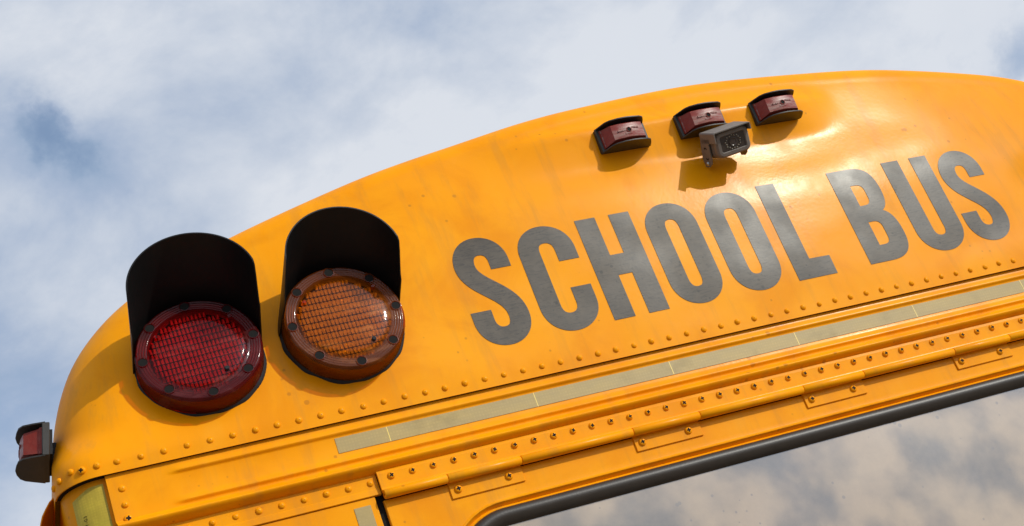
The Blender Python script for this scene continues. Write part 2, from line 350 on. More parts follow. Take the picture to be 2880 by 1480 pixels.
for i in range(NS + 1):
    a, b = O[max(i - 1, 0)], O[min(i + 1, NS)]; t = Vector((b[0] - a[0], b[1] - a[1])).normalized(); nrm.append(Vector((-t.y, t.x)))
nrm[0] = Vector((-1, 0)); nrm[-1] = Vector((1, 0))
def edge_r(z): return 0.065 + 0.065 * sstep(0.015, 0.09, z) - 0.080 * sstep(0.20, 0.36, z)
rows = []
NT, NF = 64, 12
inner = []
for i in range(NS + 1):
    r = edge_r(O[i][1]); inner.append((O[i][0] - nrm[i].x * r, O[i][1] - nrm[i].y * r))
bx0, bx1 = inner[0][0], inner[-1][0]
cum = [0.0]
for i in range(NS): cum.append(cum[-1] + max(abs(inner[i + 1][0] - inner[i][0]), 0.0006))
cap_rows = []
for i in range(NS + 1):
    r = edge_r(O[i][1]); ib = inner[i]; u = cum[i] / cum[-1]
    b = (bx0 + (bx1 - bx0) * u, -0.0168)
    row = []
    for k in range(NT + 1):
        t = k / NT; x = b[0] + (ib[0] - b[0]) * t; z = b[1] + (ib[1] - b[1]) * t
        row.append((x, face_y(x, z), z))
    yb = face_y(*ib)
    for k in range(1, NF + 1):
        ph = math.pi / 2 * k / NF; s = math.sin(ph)
        row.append((ib[0] + nrm[i].x * r * s, yb + r * (1 - math.cos(ph)), ib[1] + nrm[i].y * r * s))
    cap_rows.append(row)
capm = grid_mesh(cap_rows)
# turned bottom lip
lipb = grid_mesh([[p, (p[0], p[1] + 0.0022, p[2] + 0.0004)] for p in [cap_rows[i][0] for i in range(NS + 1)]])
lip_in = lambda p, d: (p[0] + d * min(1, max(0, (-p[0] - 0.02) / 0.05)), p[1] + d * (1 - 0.5 * min(1, max(0, (-p[0] - 0.02) / 0.06))))
lipl = grid_mesh([[p, (*lip_in(p, 0.0026), p[2] + 0.0004)] for p in cap_rows[0][NT:]])
capm = join(join(capm, lipb), lipl)
part('roof_cap', capm, M_YEL, smooth=50)
lip_shade = grid_mesh([[(p[0], p[1] + 0.0022, p[2] + 0.0004), (p[0], p[1] + 0.03, p[2] + 0.0008)] for p in [cap_rows[i][0] for i in range(NS + 1)]])  # black strip under the lip: its shadow and sealant put in as colour
lip_shade = join(lip_shade, grid_mesh([[(*lip_in(p, 0.0026), p[2] + 0.0004), (*lip_in(p, 0.022), p[2] + 0.0008)] for p in cap_rows[0][NT:]]))
part('cap_sealant_shade', lip_shade, M_DARK)
# roof shell behind the cap
ring = [r[-1] for r in cap_rows]
roof = grid_mesh([[p, (p[0], 0.45, p[2] + 0.004), (p[0], 9.5, p[2] + 0.004)] for p in ring])
part('roof', roof, M_YEL, smooth=40)

# ---- letters -------------------------------------------------------
def stroke(path, hv=0.0195, hh=0.0170, closed=False):
    L, R_ = [], []; n = len(path)
    for i in range(n):
        a = path[(i - 1) % n] if closed or i else path[0]; b = path[(i + 1) % n] if closed or i < n - 1 else path[-1]
        t = Vector((b[0] - a[0], b[1] - a[1])).normalized(); w = hv * t.y * t.y + hh * t.x * t.x
        L.append((path[i][0] - t.y * w, path[i][1] + t.x * w)); R_.append((path[i][0] + t.y * w, path[i][1] - t.x * w))
    return [L, R_] if closed else [L + R_[::-1]]
def bez(p0, p1, p2, p3, n=14):
    return [tuple((1 - t) ** 3 * a + 3 * (1 - t) ** 2 * t * b + 3 * (1 - t) * t * t * c + t ** 3 * d for a, b, c, d in zip(p0, p1, p2, p3)) for t in [i / n for i in range(1, n + 1)]]
def lin(p0, p1, n=8): return [tuple(a + (b - a) * i / n for a, b in zip(p0, p1)) for i in range(1, n + 1)]
TOP, BOT = 0.2555, 0.0532
def L_S(c):
    l, r = c - 0.0320, c + 0.0320; rb = c + 0.0322
    p = [(r, 0.1934)] + lin((r, 0.1934), (r, 0.208), 4) + bez((r, 0.208), (r, 0.2285), (c + .0185, 0.2410), (c, 0.2410)) + bez((c, 0.2410), (c - .0185, 0.2410), (l, 0.2275), (l, 0.206)) \
        + bez((l, 0.206), (l, 0.1640), (rb, 0.1500), (rb, 0.1025), 24) + bez((rb, 0.1025), (rb, 0.0800), (c + .0185, 0.0672), (c, 0.0672)) + bez((c, 0.0672), (c - .0185, 0.0672), (l - .0006, 0.0800), (l - .0006, 0.1010)) + lin((l - .0006, 0.1010), (l - .0006, 0.1192), 4)
    return stroke(p, 0.0187, 0.0172)
def L_C(c):
    l, r = c - 0.0338, c + 0.0345
    p = [(r, 0.1838)] + lin((r, 0.1838), (r, 0.2060), 4) + bez((r, 0.2060), (r, 0.2285), (c + .0185, 0.2405), (c, 0.2405)) + bez((c, 0.2405), (c - .0185, 0.2405), (l, 0.2285), (l, 0.2060)) \
        + lin((l, 0.2060), (l, 0.1020), 10) + bez((l, 0.1020), (l, 0.0795), (c - .0185, 0.0672), (c, 0.0672)) + bez((c, 0.0672), (c + .0185, 0.0672), (r + .001, 0.0795), (r + .001, 0.1020)) + lin((r + .001, 0.1020), (r + .001, 0.1304), 5)
    return stroke(p)
def L_O(c):
    l, r = c - 0.0330, c + 0.0330
    p = lin((r, 0.1020), (r, 0.2060), 10) + bez((r, 0.2060), (r, 0.2290), (c + .0185, 0.2412), (c, 0.2412)) + bez((c, 0.2412), (c - .0185, 0.2412), (l, 0.2290), (l, 0.2060)) + lin((l, 0.2060), (l, 0.1020), 10) \
        + bez((l, 0.1020), (l, 0.0795), (c - .0185, 0.0670), (c, 0.0670)) + bez((c, 0.0670), (c + .0185, 0.0670), (r, 0.0795), (r, 0.1020))
    return stroke(p, closed=True)
def L_H(x0, x1):
    s = 0.0408
    return [[(x0, BOT), (x0 + s, BOT), (x0 + s, 0.1358), (x1 - s, 0.1358), (x1 - s, BOT), (x1, BOT), (x1, TOP), (x1 - s, TOP), (x1 - s, 0.1763), (x0 + s, 0.1763), (x0 + s, TOP), (x0, TOP)]]
def L_L(x0):
    return [[(x0, BOT - .0005), (x0 + .0842, BOT - .0008), (x0 + .0846, 0.0910), (x0 + .0402, 0.0920), (x0 + .0402, 0.2580), (x0, 0.2590)]]
def L_U(c):
    l, r = c - 0.0340, c + 0.0340
    p = [(l, 0.2592)] + lin((l, 0.2592), (l, 0.1020), 12) + bez((l, 0.1020), (l, 0.0795), (c - .0185, 0.0672), (c, 0.0672)) + bez((c, 0.0672), (c + .0185, 0.0672), (r, 0.0795), (r, 0.1020)) + lin((r, 0.1020), (r, 0.2592), 12)
    return stroke(p, 0.0203, 0.0172)
def L_B(x0):
    t, b = 0.2590, 0.0545
    o = [(x0, b), (x0 + .050, b)] + bez((x0 + .050, b), (x0 + .088, b), (x0 + .105, 0.070), (x0 + .105, 0.107)) + bez((x0 + .105, 0.107), (x0 + .105, 0.136), (x0 + .098, 0.153), (x0 + .083, 0.1600)) \
        + bez((x0 + .083, 0.1600), (x0 + .096, 0.166), (x0 + .1015, 0.181), (x0 + .1015, 0.204)) + bez((x0 + .1015, 0.204), (x0 + .1015, 0.243), (x0 + .086, t), (x0 + .050, t)) + [(x0, t)]
    def cnt(z0, z1):
        return [(x0 + .0385, z0), (x0 + .049, z0)] + bez((x0 + .049, z0), (x0 + .062, z0), (x0 + .0655, z0 + .006), (x0 + .0655, z0 + .017), 8) + lin((x0 + .0655, z0 + .017), (x0 + .0655, z1 - .017), 3) + bez((x0 + .0655, z1 - .017), (x0 + .0655, z1 - .006), (x0 + .062, z1), (x0 + .049, z1), 8) + [(x0 + .0385, z1)]
    return [o, cnt(0.1767, 0.2222), cnt(0.0895, 0.1405)]
def inside(x, y, loops):
    c = False
    for lp in loops:
        n = len(lp); j = n - 1
        for i in range(n):
            (xi, yi), (xj, yj) = lp[i], lp[j]
            if (yi > y) != (yj > y) and x < (xj - xi) * (y - yi) / (yj - yi) + xi: c = not c
            j = i
    return c
def sheet(loops, lift, step=0.009):
    vs_, es = [], []
    for lp in loops:
        s = len(vs_); pts = []
        for i, p in enumerate(lp):
            q = lp[(i + 1) % len(lp)]; n = max(1, int(math.dist(p, q) / step))
            pts += [tuple(a + (b - a) * k / n for a, b in zip(p, q)) for k in range(n)]
        vs_ += [Vector(p) for p in pts]; es += [(s + i, s + (i + 1) % len(pts)) for i in range(len(pts))]
    xs = [v.x for v in vs_]; zs = [v.y for v in vs_]
    x = min(xs)
    while x < max(xs):
        z = min(zs)
        while z < max(zs):
            p = (x + 0.0013, z + 0.0017)
            if inside(*p, loops) and all((v.x - p[0]) ** 2 + (v.y - p[1]) ** 2 > 9e-6 for v in vs_[:len(es)]): vs_.append(Vector(p))
            z += step
        x += step
    V, E_, F, *_r = delaunay_2d_cdt(vs_, es, [], 0, 1e-6)
    bm = bmesh.new(); P3 = [seat(v.x, v.y) for v in V]; B = [bm.verts.new((p[0], p[1] - lift, p[2])) for p in P3]
    for f in F:
        cx = sum(V[i].x for i in f) / len(f); cz = sum(V[i].y for i in f) / len(f)
        if inside(cx, cz, loops):
            try: bm.faces.new([B[i] for i in f])
            except ValueError: pass
    bmesh.ops.delete(bm, geom=[v for v in bm.verts if not v.link_faces], context='VERTS')
    r = bmesh.ops.extrude_face_region(bm, geom=bm.faces[:])     # vinyl thickness
    bmesh.ops.translate(bm, verts=[e for e in r['geom'] if isinstance(e, bmesh.types.BMVert)], vec=(0, -0.0004, 0))
    return bm
LETTERS = [('S', L_S(0.6640)), ('C', L_C(0.7892)), ('H', L_H(0.8610, 0.9704)), ('O', L_O(1.0430)), ('O', L_O(1.1692)), ('L', L_L(1.2450)), ('B', L_B(1.4070)), ('U', L_U(1.5918)), ('S', L_S(1.7095))]
for ch, lp in LETTERS:
    part('letter', sheet(lp, 0.0003), M_VINYL, smooth=30)

# ---- rivets and screws ----------------------------------------------
def dome(r, h, seg=16, rings=5):
    prof = [(0.0005, -h)] + [(r * math.sin(a), -h * math.cos(a)) for a in [math.pi / 2 * k / rings for k in range(1, rings + 1)]] + [(r * 1.02, 0.002)]
    return lathe(prof, seg)
def to_mesh(bm, name, mats, smooth=60):
    d = bpy.data.meshes.new(name); bmesh.ops.recalc_face_normals(bm, faces=bm.faces[:]); bm.to_mesh(d); bm.free()
    for mm in mats: d.materials.append(mm)
    for p in d.polygons: p.use_smooth = True
    d.set_sharp_from_angle(angle=math.radians(smooth)); return d
ME_RIVET = to_mesh(dome(0.0053, 0.0034), 'rivet', [M_YEL2], 180)
def screw_mesh(r, h):
    bm = lathe([(0.0, -h), (r * 0.35, -h), (r * 0.62, -h * 0.93), (r * 0.85, -h * 0.72), (r * 0.97, -h * 0.4), (r, -h * 0.1), (r, 0.002)], 18)
    n0 = len(bm.faces)
    a, w = r * 0.56, r * 0.17                                # cross recess as dark faces on the head, its shade put into the colour
    pts = [(a, -w), (a, w), (w * 1.3, w * 1.3), (w, a), (-w, a), (-w * 1.3, w * 1.3), (-a, w), (-a, -w), (-w * 1.3, -w * 1.3), (-w, -a), (w, -a), (w * 1.3, -w * 1.3)]
    c = bm.verts.new((0, -h - 0.0001, 0)); ring_ = [bm.verts.new((x, -h * (1.0 if math.hypot(x, z) < 0.37 * r else 0.965) - 0.0001, z)) for x, z in pts]
    fs = [bm.faces.new((c, ring_[i], ring_[(i + 1) % 12])) for i in range(12)]
    for f in fs: f.material_index = 1
    return bm
ME_SCREW = to_mesh(screw_mesh(0.0059, 0.0036), 'screw', [M_YEL2, M_DARK])
ME_SCREWL = to_mesh(screw_mesh(0.0066, 0.0040), 'screw_large', [M_YEL2, M_DARK])
def stud(name, me, x, y, z, rz=0.0, tilt=0.0, spin=0.0):
    o = part(name, me, None, (x, y, z)); o.rotation_euler = (tilt + random.uniform(-.07, .07), spin, rz + random.uniform(-.07, .07))
    k_ = random.uniform(0.93, 1.06); o.scale = (k_, random.uniform(0.85, 1.15), k_ * random.uniform(0.96, 1.04)); return o
SP = 0.0350
i = 0
while SP * i < 2.42:
    x = SP * i
    stud('rivet', ME_RIVET, x + random.uniform(-.0006, .0006), face_y(x, 0) , random.uniform(-.0007, .0007)); i += 1
def corner_y(x, r=0.065):                                       # cap plan at the rounded corner
    d = x + 0.0925
    return 0 if d >= r else r - math.sqrt(max(0, r * r - (r - d) ** 2))
for x, z, kind in ((-0.0293, 0.0, 'rivet'), (-0.0515, -0.0008, 'screw'), (-0.067, 0.004, 'rivet'), (-0.0835, 0.001, 'rivet'), (-0.0915, 0.0, 'rivet')):
    d = x + 0.0925; rz = -math.asin(min(1, max(0, (0.065 - d) / 0.065)))
    stud(kind, ME_RIVET if kind == 'rivet' else ME_SCREWL, x, corner_y(x) - 0.002 * math.cos(rz), z, rz, spin=0.3)

# ---- beaded header panel, gutter, strips ------------------------------
HEAD = [(-0.004, 0.0045), (-0.0210, 0.0040), (-0.0250, 0.0034), (-0.0300, 0.0010), (-0.0330, -0.0002), (-0.0345, 0.0002), (-0.0365, 0.0028), (-0.0380, 0.0042), (-0.0392, 0.0045),
        (-0.0700, 0.0045), (-0.0740, 0.0034), (-0.0785, 0.0010), (-0.0812, -0.0002), (-0.0826, 0.0002), (-0.0846, 0.0028), (-0.0862, 0.0040), (-0.0880, 0.0042), (-0.0960, 0.0030)]
def head_rows():
    rows = []; n = 150
    for i in range(n + 1):
        x = -0.0215 + (2.4115 + 0.0215 + 0.0000) * i / n
        if x < 0.14: x = -0.0215 + 0.1615 * (i / 10) if i <= 10 else x
        rows.append(x)
    xs = sorted(set([-0.0215 + 0.006 * k for k in range(28)] + [0.16 + 0.05 * k for k in range(45)] + [2.4115]))
    for x in xs:
        d = min(x, XR - x)
        w1, w2 = sstep(0.064, 0.090, d), sstep(0.062, 0.088, d)
        pr_ = []
        for z, y in HEAD:
            flat = 0.0043; w = w1 if z > -0.055 else w2
            dent = 0.0006 * noise.noise(Vector((x * 16, z * 30, 1.0))) * (1 - 0.7 * sstep(0.05, 0.3, d))
            pr_.append((x, flat + (y - flat) * w + dent, z))
        yield pr_
hb = grid_mesh(list(head_rows()))
hb = join(hb, grid_mesh([[(-0.0215, 0.0043, z), (-0.0218, 0.0043 + 0.012, z)] for z in (-0.004, -0.0960)]))
part('header_panel', hb, M_YEL, smooth=60)
GUT = [(-0.0890, 0.0043), (-0.0920, 0.0020), (-0.0955, -0.0045), (-0.0982, -0.0088), (-0.0994, -0.0102), (-0.1006, -0.0104), (-0.1025, -0.0094), (-0.1050, -0.0068), (-0.1078, -0.0026), (-0.1100, 0.0022), (-0.1115, 0.0068), (-0.1122, 0.0150)]
part('rain_gutter', extrude_profile(GUT, -0.0215, 2.4115, 40, jitter=0.0004), M_YEL, smooth=55)
STRIP = [(-0.108, 0.0075), (-0.1335, 0.0072), (-0.1350, 0.0066), (-0.1442, 0.0058), (-0.1450, 0.0066), (-0.1448, 0.0130)]
part('header_strip', extrude_profile(STRIP, -0.0215, 0.3716, 8), M_YEL)
part('header_strip', extrude_profile(STRIP, 2.0184, 2.4115, 8), M_YEL)
for k in range(11):
    stud('rivet', ME_RIVET, 0.0060 + 0.03535 * k, 0.0074, -0.1240 + random.uniform(-.0005, .0005))
    stud('rivet', ME_RIVET, XR - (0.0060 + 0.03535 * k), 0.0074, -0.1240)
stud('rivet', ME_RIVET, -0.0017, 0.0043, -0.0416); stud('rivet', ME_RIVET, -0.0029, 0.0043, -0.0670); stud('screw', ME_SCREWL, -0.0034, 0.0043, -0.0895, spin=0.2)
# rear side panels beside the door
def back_panel(x0, x1, flip):
    bm = bmesh.new(); box(bm, x0, x1, 0.0088, 0.020, -1.95, -0.1452); bev(bm, 0.0012, 2); return bm
part('rear_panel', back_panel(-0.0215, 0.3606, 0), M_YEL); part('rear_panel', back_panel(2.0294, 2.4115, 1), M_YEL)
bm = bmesh.new(); box(bm, 0.3600, 0.3730, 0.016, 0.0215, -1.95, -0.135); part('door_gap', bm, M_DARK)
bm = bmesh.new(); box(bm, 2.0170, 2.0300, 0.016, 0.0215, -1.95, -0.135); part('door_gap', bm, M_DARK)
# backing so that no light leaks through seams
bm = bmesh.new(); box(bm, -0.019, 2.409, 0.022, 0.030, -1.95, -0.006); part('body_wall', bm, M_RECESS)
# corner posts
def post(sgn):
    pl = []
    for k in range(15):
        a = math.radians(96 * k / 14); r = 0.060
        pl.append((-0.0245 - r * math.sin(a), 0.0130 + r * (1 - math.cos(a))))
    pl = [(-0.0150, 0.0130)] + pl + [(pl[-1][0] - 0.0, 0.12), (pl[-1][0], 0.30)]
    bm = grid_mesh([[(x if sgn > 0 else XR - x, y, z) for x, y in pl] for z in (-0.012, -0.10, -0.5, -1.95)]); return bm
part('corner_post', post(1), M_YEL, smooth=50); part('corner_post', post(-1), M_YEL, smooth=50)
def post_y(x):
    s = min(1, max(0, (-0.0245 - x) / 0.060)); return 0.0130 + 0.060 * (1 - math.sqrt(1 - s * s))
tp = []
for k in range(13):
    x = -0.0715 + 0.0457 * k / 12
    top = -0.0345 + (x + 0.0715) / 0.0247 * 0.0102 if x < -0.0468 else -0.0243
    tp.append([(x, post_y(x) - 0.0007, z) for z in (top, -0.06, -0.12, -0.30, -0.60)])
post_tape = part('reflective_tape', grid_mesh(tp), M_TAPE_Y, smooth=180, label='grimy yellow reflective tape with small printed code')
tcv = bpy.data.curves.new('tape_code', 'FONT'); tcv.body = '00Y-G3'; tcv.size = 0.0064; tcv.space_character = 1.25; tcv.extrude = 0.00005
tob = bpy.data.objects.new('tmp', tcv); COL.objects.link(tob); dg = bpy.context.evaluated_depsgraph_get(); tme = bpy.data.meshes.new_from_object(tob.evaluated_get(dg)); bpy.data.objects.remove(tob)
for v in tme.vertices:
    x = -0.0575 - v.co.y; z = -0.0875 + v.co.x; v.co = (x, post_y(x) - 0.0010 - v.co.z, z)
code = obj('printed_code', tme, M_DARK, post_tape)
# side walls of the bus and the drip rail over the side windows
for sgn in (1, -1):
    fx = (lambda x: x) if sgn > 0 else (lambda x: XR - x)
    bm = grid_mesh([[(fx(-0.083), y, z) for y in (0.12, 3.0, 6.0, 9.5)] for z in (-0.010, -0.6, -1.95)]); part('side_wall', bm, M_YEL, smooth=40)
    RAIL = [(-0.080, 0.006), (-0.0905, 0.004), (-0.0985, -0.002), (-0.1065, -0.0125), (-0.1130, -0.0220), (-0.1175, -0.0330), (-0.1215, -0.0460), (-0.1225, -0.0640)]
    RL = RAIL + [(x + 0.0016, z - 0.0008) for x, z in RAIL[::-1]]
    bm = prism([(fx(x), z) for x, z in RL], 0.098, 9.5, lambda u, v, h: (u, h, v)); part('drip_rail', bm, M_YEL, smooth=45)
bm = bmesh.new(); box(bm, -0.083, 2.473, 9.45, 9.5, -1.95, 0.25); part('front_wall', bm, M_YEL)
bm = bmesh.new(); box(bm, -0.08, 2.47, 0.05, 9.4, -1.95, -1.90); part('floor_pan', bm, M_DARK)

# ---- reflective tape in the header channel -----------------------------
def flat_sheet(x0, x1, z0, z1, y, th=0.0006):
    bm = bmesh.new(); box(bm, x0, x1, y - th, y + 0.0004, z0, z1); return bm
TS = [0.3255, 0.4119, 0.6700, 0.9285, 1.1874, 1.4511, 1.7100, 1.9690, 2.0650]
for a, b in zip(TS, TS[1:]): part('reflective_tape', flat_sheet(a + 0.0006, b - 0.0006, -0.0658, -0.0405, 0.0043), M_TAPE)
for a in TS[1:-1]: part('tape_seam', flat_sheet(a - 0.0007, a + 0.0007, -0.0658, -0.0405, 0.0042, 0.0007), M_SEAMLINE)
part('reflective_tape', flat_sheet(0.3232, 0.3500, -1.90, -0.1570, 0.0086), M_TAPE)
part('reflective_tape', flat_sheet(2.0400, 2.0668, -1.90, -0.1570, 0.0086), M_TAPE)

# ---- hinge of the rear emergency door ---------------------------------
HX0, HX1 = 0.3722, 2.0178
LEAF = [(-0.1085, 0.0010), (-0.1150, -0.0006), (-0.1380, -0.0006), (-0.1400, -0.0016), (-0.1420, -0.0020), (-0.1440, 0.004), (-0.112, 0.004)]
hl = extrude_profile(LEAF, HX0, HX1, 20, closed=True)
part('hinge_leaf', hl, M_YEL2)
KN = [(0.4777, 0.6053), (0.8090, 0.9378), (1.1488, 1.2778), (1.4815, 1.6123), (1.8180, 1.9460)]
def barrel(x0, x1, r=0.0076):
    rows = []
    for x, rr in ((x0, r * 0.3), (x0, r * 0.9), (x0 + 0.0008, r), (x1 - 0.0008, r), (x1, r * 0.9), (x1, r * 0.3)):
        rows.append([(x, -0.0022 - rr * math.cos(2 * math.pi * k / 20), -0.1494 + rr * math.sin(2 * math.pi * k / 20)) for k in range(20)])
    return grid_mesh(rows, True)
cuts = [HX0] + [v for k in KN for v in k] + [HX1]
for a, b in zip(cuts, cuts[1:]): part('hinge_knuckle', barrel(a + 0.0005, b - 0.0005), M_YEL2, smooth=50)
for a, b in KN:
    bm = bmesh.new(); box(bm, a + 0.001, b - 0.0005, 0.0062, 0.0100, -0.1812, -0.1500); bev(bm, 0.0006, 1)
    pl = part('hinge_plate', bm, M_YEL2)
    for x in (a + 0.0146, b - 0.0255):
        s = obj('screw', ME_SCREWL, None, pl, (x, 0.0063, -0.1675)); s.rotation_euler = (0, random.uniform(-.3, .3), 0)
x = 0.3935; k = 0
while x < 2.01:
    stud('screw', ME_SCREW, x, -0.0006, -0.1217 + random.uniform(-.0004, .0004), spin=random.uniform(-0.5, 0.5)); x += 0.0352

# ---- door skin, window seal, glass ---------------------------------------
def rrect(x0, x1, z0, z1, r, n=14):
    P = []
    for cx, cz, a0 in ((x1 - r, z1 - r, 0), (x0 + r, z1 - r, 90), (x0 + r, z0 + r, 180), (x1 - r, z0 + r, 270)):
        for k in range(n + 1):
            a = math.radians(a0 + 90 * k / n); P.append((cx + r * math.cos(a), cz + r * math.sin(a)))
    return P
WX0, WX1, WZ0, WZ1, WR = 0.4320, 1.9580, -0.86, -0.2003, 0.122
def wl(off, y, jit=0.0):
    r = max(0.01, WR - off)
    return [(x, y, z) for x, z in rrect(WX0 + off, WX1 - off, WZ0 + off, WZ1 - off, r)]
def outer_rect(y, ins=0.0):
    base = rrect(WX0, WX1, WZ0, WZ1, WR); X0, X1, Z0, Z1 = HX0 + ins, HX1 - ins, -1.10 + ins, -0.1545 - ins
    r = []
    n = 15
    cn = [(X1, Z1), (X0, Z1), (X0, Z0), (X1, Z0)]
    for q in range(4):
        for k in range(n): r.append((cn[q][0], y, cn[q][1]))
    # spread each corner fan along its two edges
    for q in range(4):
        cx, cz = cn[q]
        for k in range(n):
            bx, bz = base[q * n + k]
            if (k < n // 2) == (q % 2 == 0): r[q * n + k] = (cx, y, min(max(bz, Z0), Z1)) if k != n // 2 else (cx, y, cz)
            else: r[q * n + k] = (min(max(bx, X0), X1), y, cz) if k != n // 2 else (cx, y, cz)
    return r
rows = [outer_rect(0.022), outer_rect(0.0100, 0.0006), outer_rect(0.0092, 0.0016), outer_rect(0.0092, 0.0030), wl(-0.008, 0.0092), wl(-0.004, 0.0092), wl(0.0, 0.0088), wl(0.0022, 0.0070), wl(0.0040, 0.0072), wl(0.0062, 0.0115), wl(0.0090, 0.0150), wl(0.0112, 0.0135), wl(0.0130, 0.0110), wl(0.0150, 0.0120), wl(0.03, 0.016)]
part('emergency_door', grid_mesh(rows, True), M_YEL, smooth=30)
rows = [wl(0.0136, 0.0140), wl(0.0142, 0.0085), wl(0.0165, 0.0035), wl(0.0205, 0.0002), wl(0.0260, -0.0012), wl(0.0320, 0.0002), wl(0.0375, 0.0040), wl(0.0410, 0.0080), wl(0.0428, 0.0118), wl(0.0430, 0.0170)]
part('window_seal', grid_mesh(rows, True), M_RUB, smooth=180)
gl = bmesh.new(); lo = [gl.verts.new(p) for p in wl(0.0420, 0.0122)]; gl.faces.new(lo)
part('window_glass', gl, M_GLASS)
bm = bmesh.new(); box(bm, HX0, HX1, 0.0092, 0.022, -1.94, -1.104); part('rear_panel', bm, M_YEL)

# ---- warning lamps --------------------------------------------------------
def frame(c, n):
    n = Vector(n).normalized(); e1 = (Vector((1, 0, 0)) - n * n.x).normalized(); e2 = e1.cross(n)
    if e2.z < 0: e2 = -e2
    return Vector(c), n, e1, e2
def warning_lamp(c, n, mats, hood, label):
    lens_mat, rim_mat = mats
    c, n, e1, e2 = frame(c, n)
    P = lambda u, v, d: tuple(c + e1 * u + e2 * v + n * d)
    lamp = bpy.data.objects.new('warning_lamp', None); COL.objects.link(lamp); lamp.parent = BUS; lamp.location = OFF; lamp['label'] = label
    SEG = 64
    def rev(prof, seg=SEG, seg_r=None):
        return grid_mesh([[P(r * math.cos(2 * math.pi * k / seg), r * math.sin(2 * math.pi * k / seg), d) for k in range(seg)] for r, d in prof], True)
    # lens: ringed rim, shallow domed centre, side wall
    prof = [(0.0995, -0.036), (0.0990, -0.006), (0.0975, -0.002), (0.0955, 0.0)]
    for k in range(4):
        r = 0.0950 - 0.0042 * k; prof += [(r, 0.0006), (r - 0.0018, 0.0010), (r - 0.0030, 0.0004)]
    prof += [(0.0765, 0.0012), (0.0740, 0.0030)] + [(0.0740 * math.cos(a), 0.0030 + 0.0075 * math.sin(a)) for a in [math.radians(12 * q) for q in range(1, 8)]] + [(0.004, 0.0106), (0.0, 0.0106)]
    cut = next(i for i, p in enumerate(prof) if p[0] < 0.0750)
    obj('lens_rim', rev(prof[:cut + 1]), rim_mat, lamp, smooth=40)
    obj('lens', rev(prof[cut:]), lens_mat, lamp, smooth=40)
    obj('lamp_housing', rev([(0.0, -0.030), (0.0925, -0.030), (0.0925, -0.0355), (0.0990, -0.0365), (0.0995, -0.060), (0.0, -0.060)]), M_BLACK, lamp, smooth=40)
    # fluted reflector inside: rows of small pillows
    bm = bmesh.new(); cw, chh = 0.0064, 0.0118; nr = int(0.080 / chh) + 1
    for j in range(-nr, nr + 1):
        for i in range(-14, 15):
            u, v = i * cw, j * chh
            if math.hypot(u, v) > 0.0765: continue
            q = [P(u - cw * .38, v - chh * .485, -0.009), P(u + cw * .38, v - chh * .485, -0.009), P(u + cw * .38, v + chh * .485, -0.013), P(u - cw * .38, v + chh * .485, -0.013)]
            jd, ju = random.uniform(-.0012, .0006), random.uniform(-.0008, .0008); u += ju
            top = [P(u - cw * .12, v - chh * .20, -0.0018 + jd), P(u + cw * .12, v - chh * .20, -0.0018 - jd), P(u + cw * .12, v + chh * .34, -0.0080), P(u - cw * .12, v + chh * .34, -0.0080)]
            A = [bm.verts.new(p) for p in q]; B = [bm.verts.new(p) for p in top]
            bm.faces.new(B)
            for k in range(4): bm.faces.new((A[k], A[(k + 1) % 4], B[(k + 1) % 4], B[k]))
    r_ = obj('reflector', bm, M_REFL, lamp); r_['kind'] = 'stuff'
    obj('reflector_rim', rev([(0.0760, -0.0105)] + [(0.0775 + 0.0021 * q, -0.0095 + (0.0016 if q % 2 else 0.0)) for q in range(10)] + [(0.0972, -0.0120), (0.0972, -0.0340)]), M_REFL2, lamp, smooth=20)
    # screw wells
    for k in range(8):
        a = k * math.pi / 4; u0, v0 = 0.0871 * math.cos(a), 0.0871 * math.sin(a)
        bm = grid_mesh([[P(u0 + r * math.cos(t), v0 + r * math.sin(t), d) for t in [2 * math.pi * q / 20 for q in range(20)]] for r, d in ((0.0092, 0.0006), (0.0090, 0.0022), (0.0078, 0.0024), (0.0074, 0.0014), (0.0, 0.0013))], True)
        for f in bm.faces:
            if f.calc_center_median().lerp(Vector(P(u0, v0, 0.0014)), 0.0) and (f.calc_center_median() - Vector(P(u0, v0, 0.0014))).length < 0.0070: f.material_index = 1
        obj('screw_well', bm, [rim_mat, M_DARK], lamp, smooth=40)
    for u0, v0 in ((-0.058, 0.036), (0.030, -0.056), (0.060, 0.040)):
        bm = grid_mesh([[P(u0 + r * math.cos(t), v0 + r * math.sin(t), d) for t in [2 * math.pi * q / 14 for q in range(14)]] for r, d in ((0.0038, 0.002), (0.0036, 0.0095), (0.0028, 0.0102), (0.0, 0.0102))], True)
        obj('moulding_pip', bm, M_FOAM if v0 < 0 else lens_mat, lamp, smooth=40)
    # gasket of black foam, ragged
    rows = []
    for d, r0 in ((-0.034, 0.0990), (-0.036, 0.1018), (-0.044, 0.1030), (-0.075, 0.1020)):
        rows.append([P((r0 + w) * math.cos(t), (r0 + w) * math.sin(t), d) for t in [2 * math.pi * q / 96 for q in range(96)] for w in [0.0034 * max(-0.3, noise.noise(Vector((math.cos(t) * 4, math.sin(t) * 4, d * 60)))) * (0 if d > -0.035 else 1)]])
    obj('gasket', grid_mesh(rows, True), M_FOAM, lamp, smooth=60)
    # hood
    hd, ha_, hb_, hr = hood
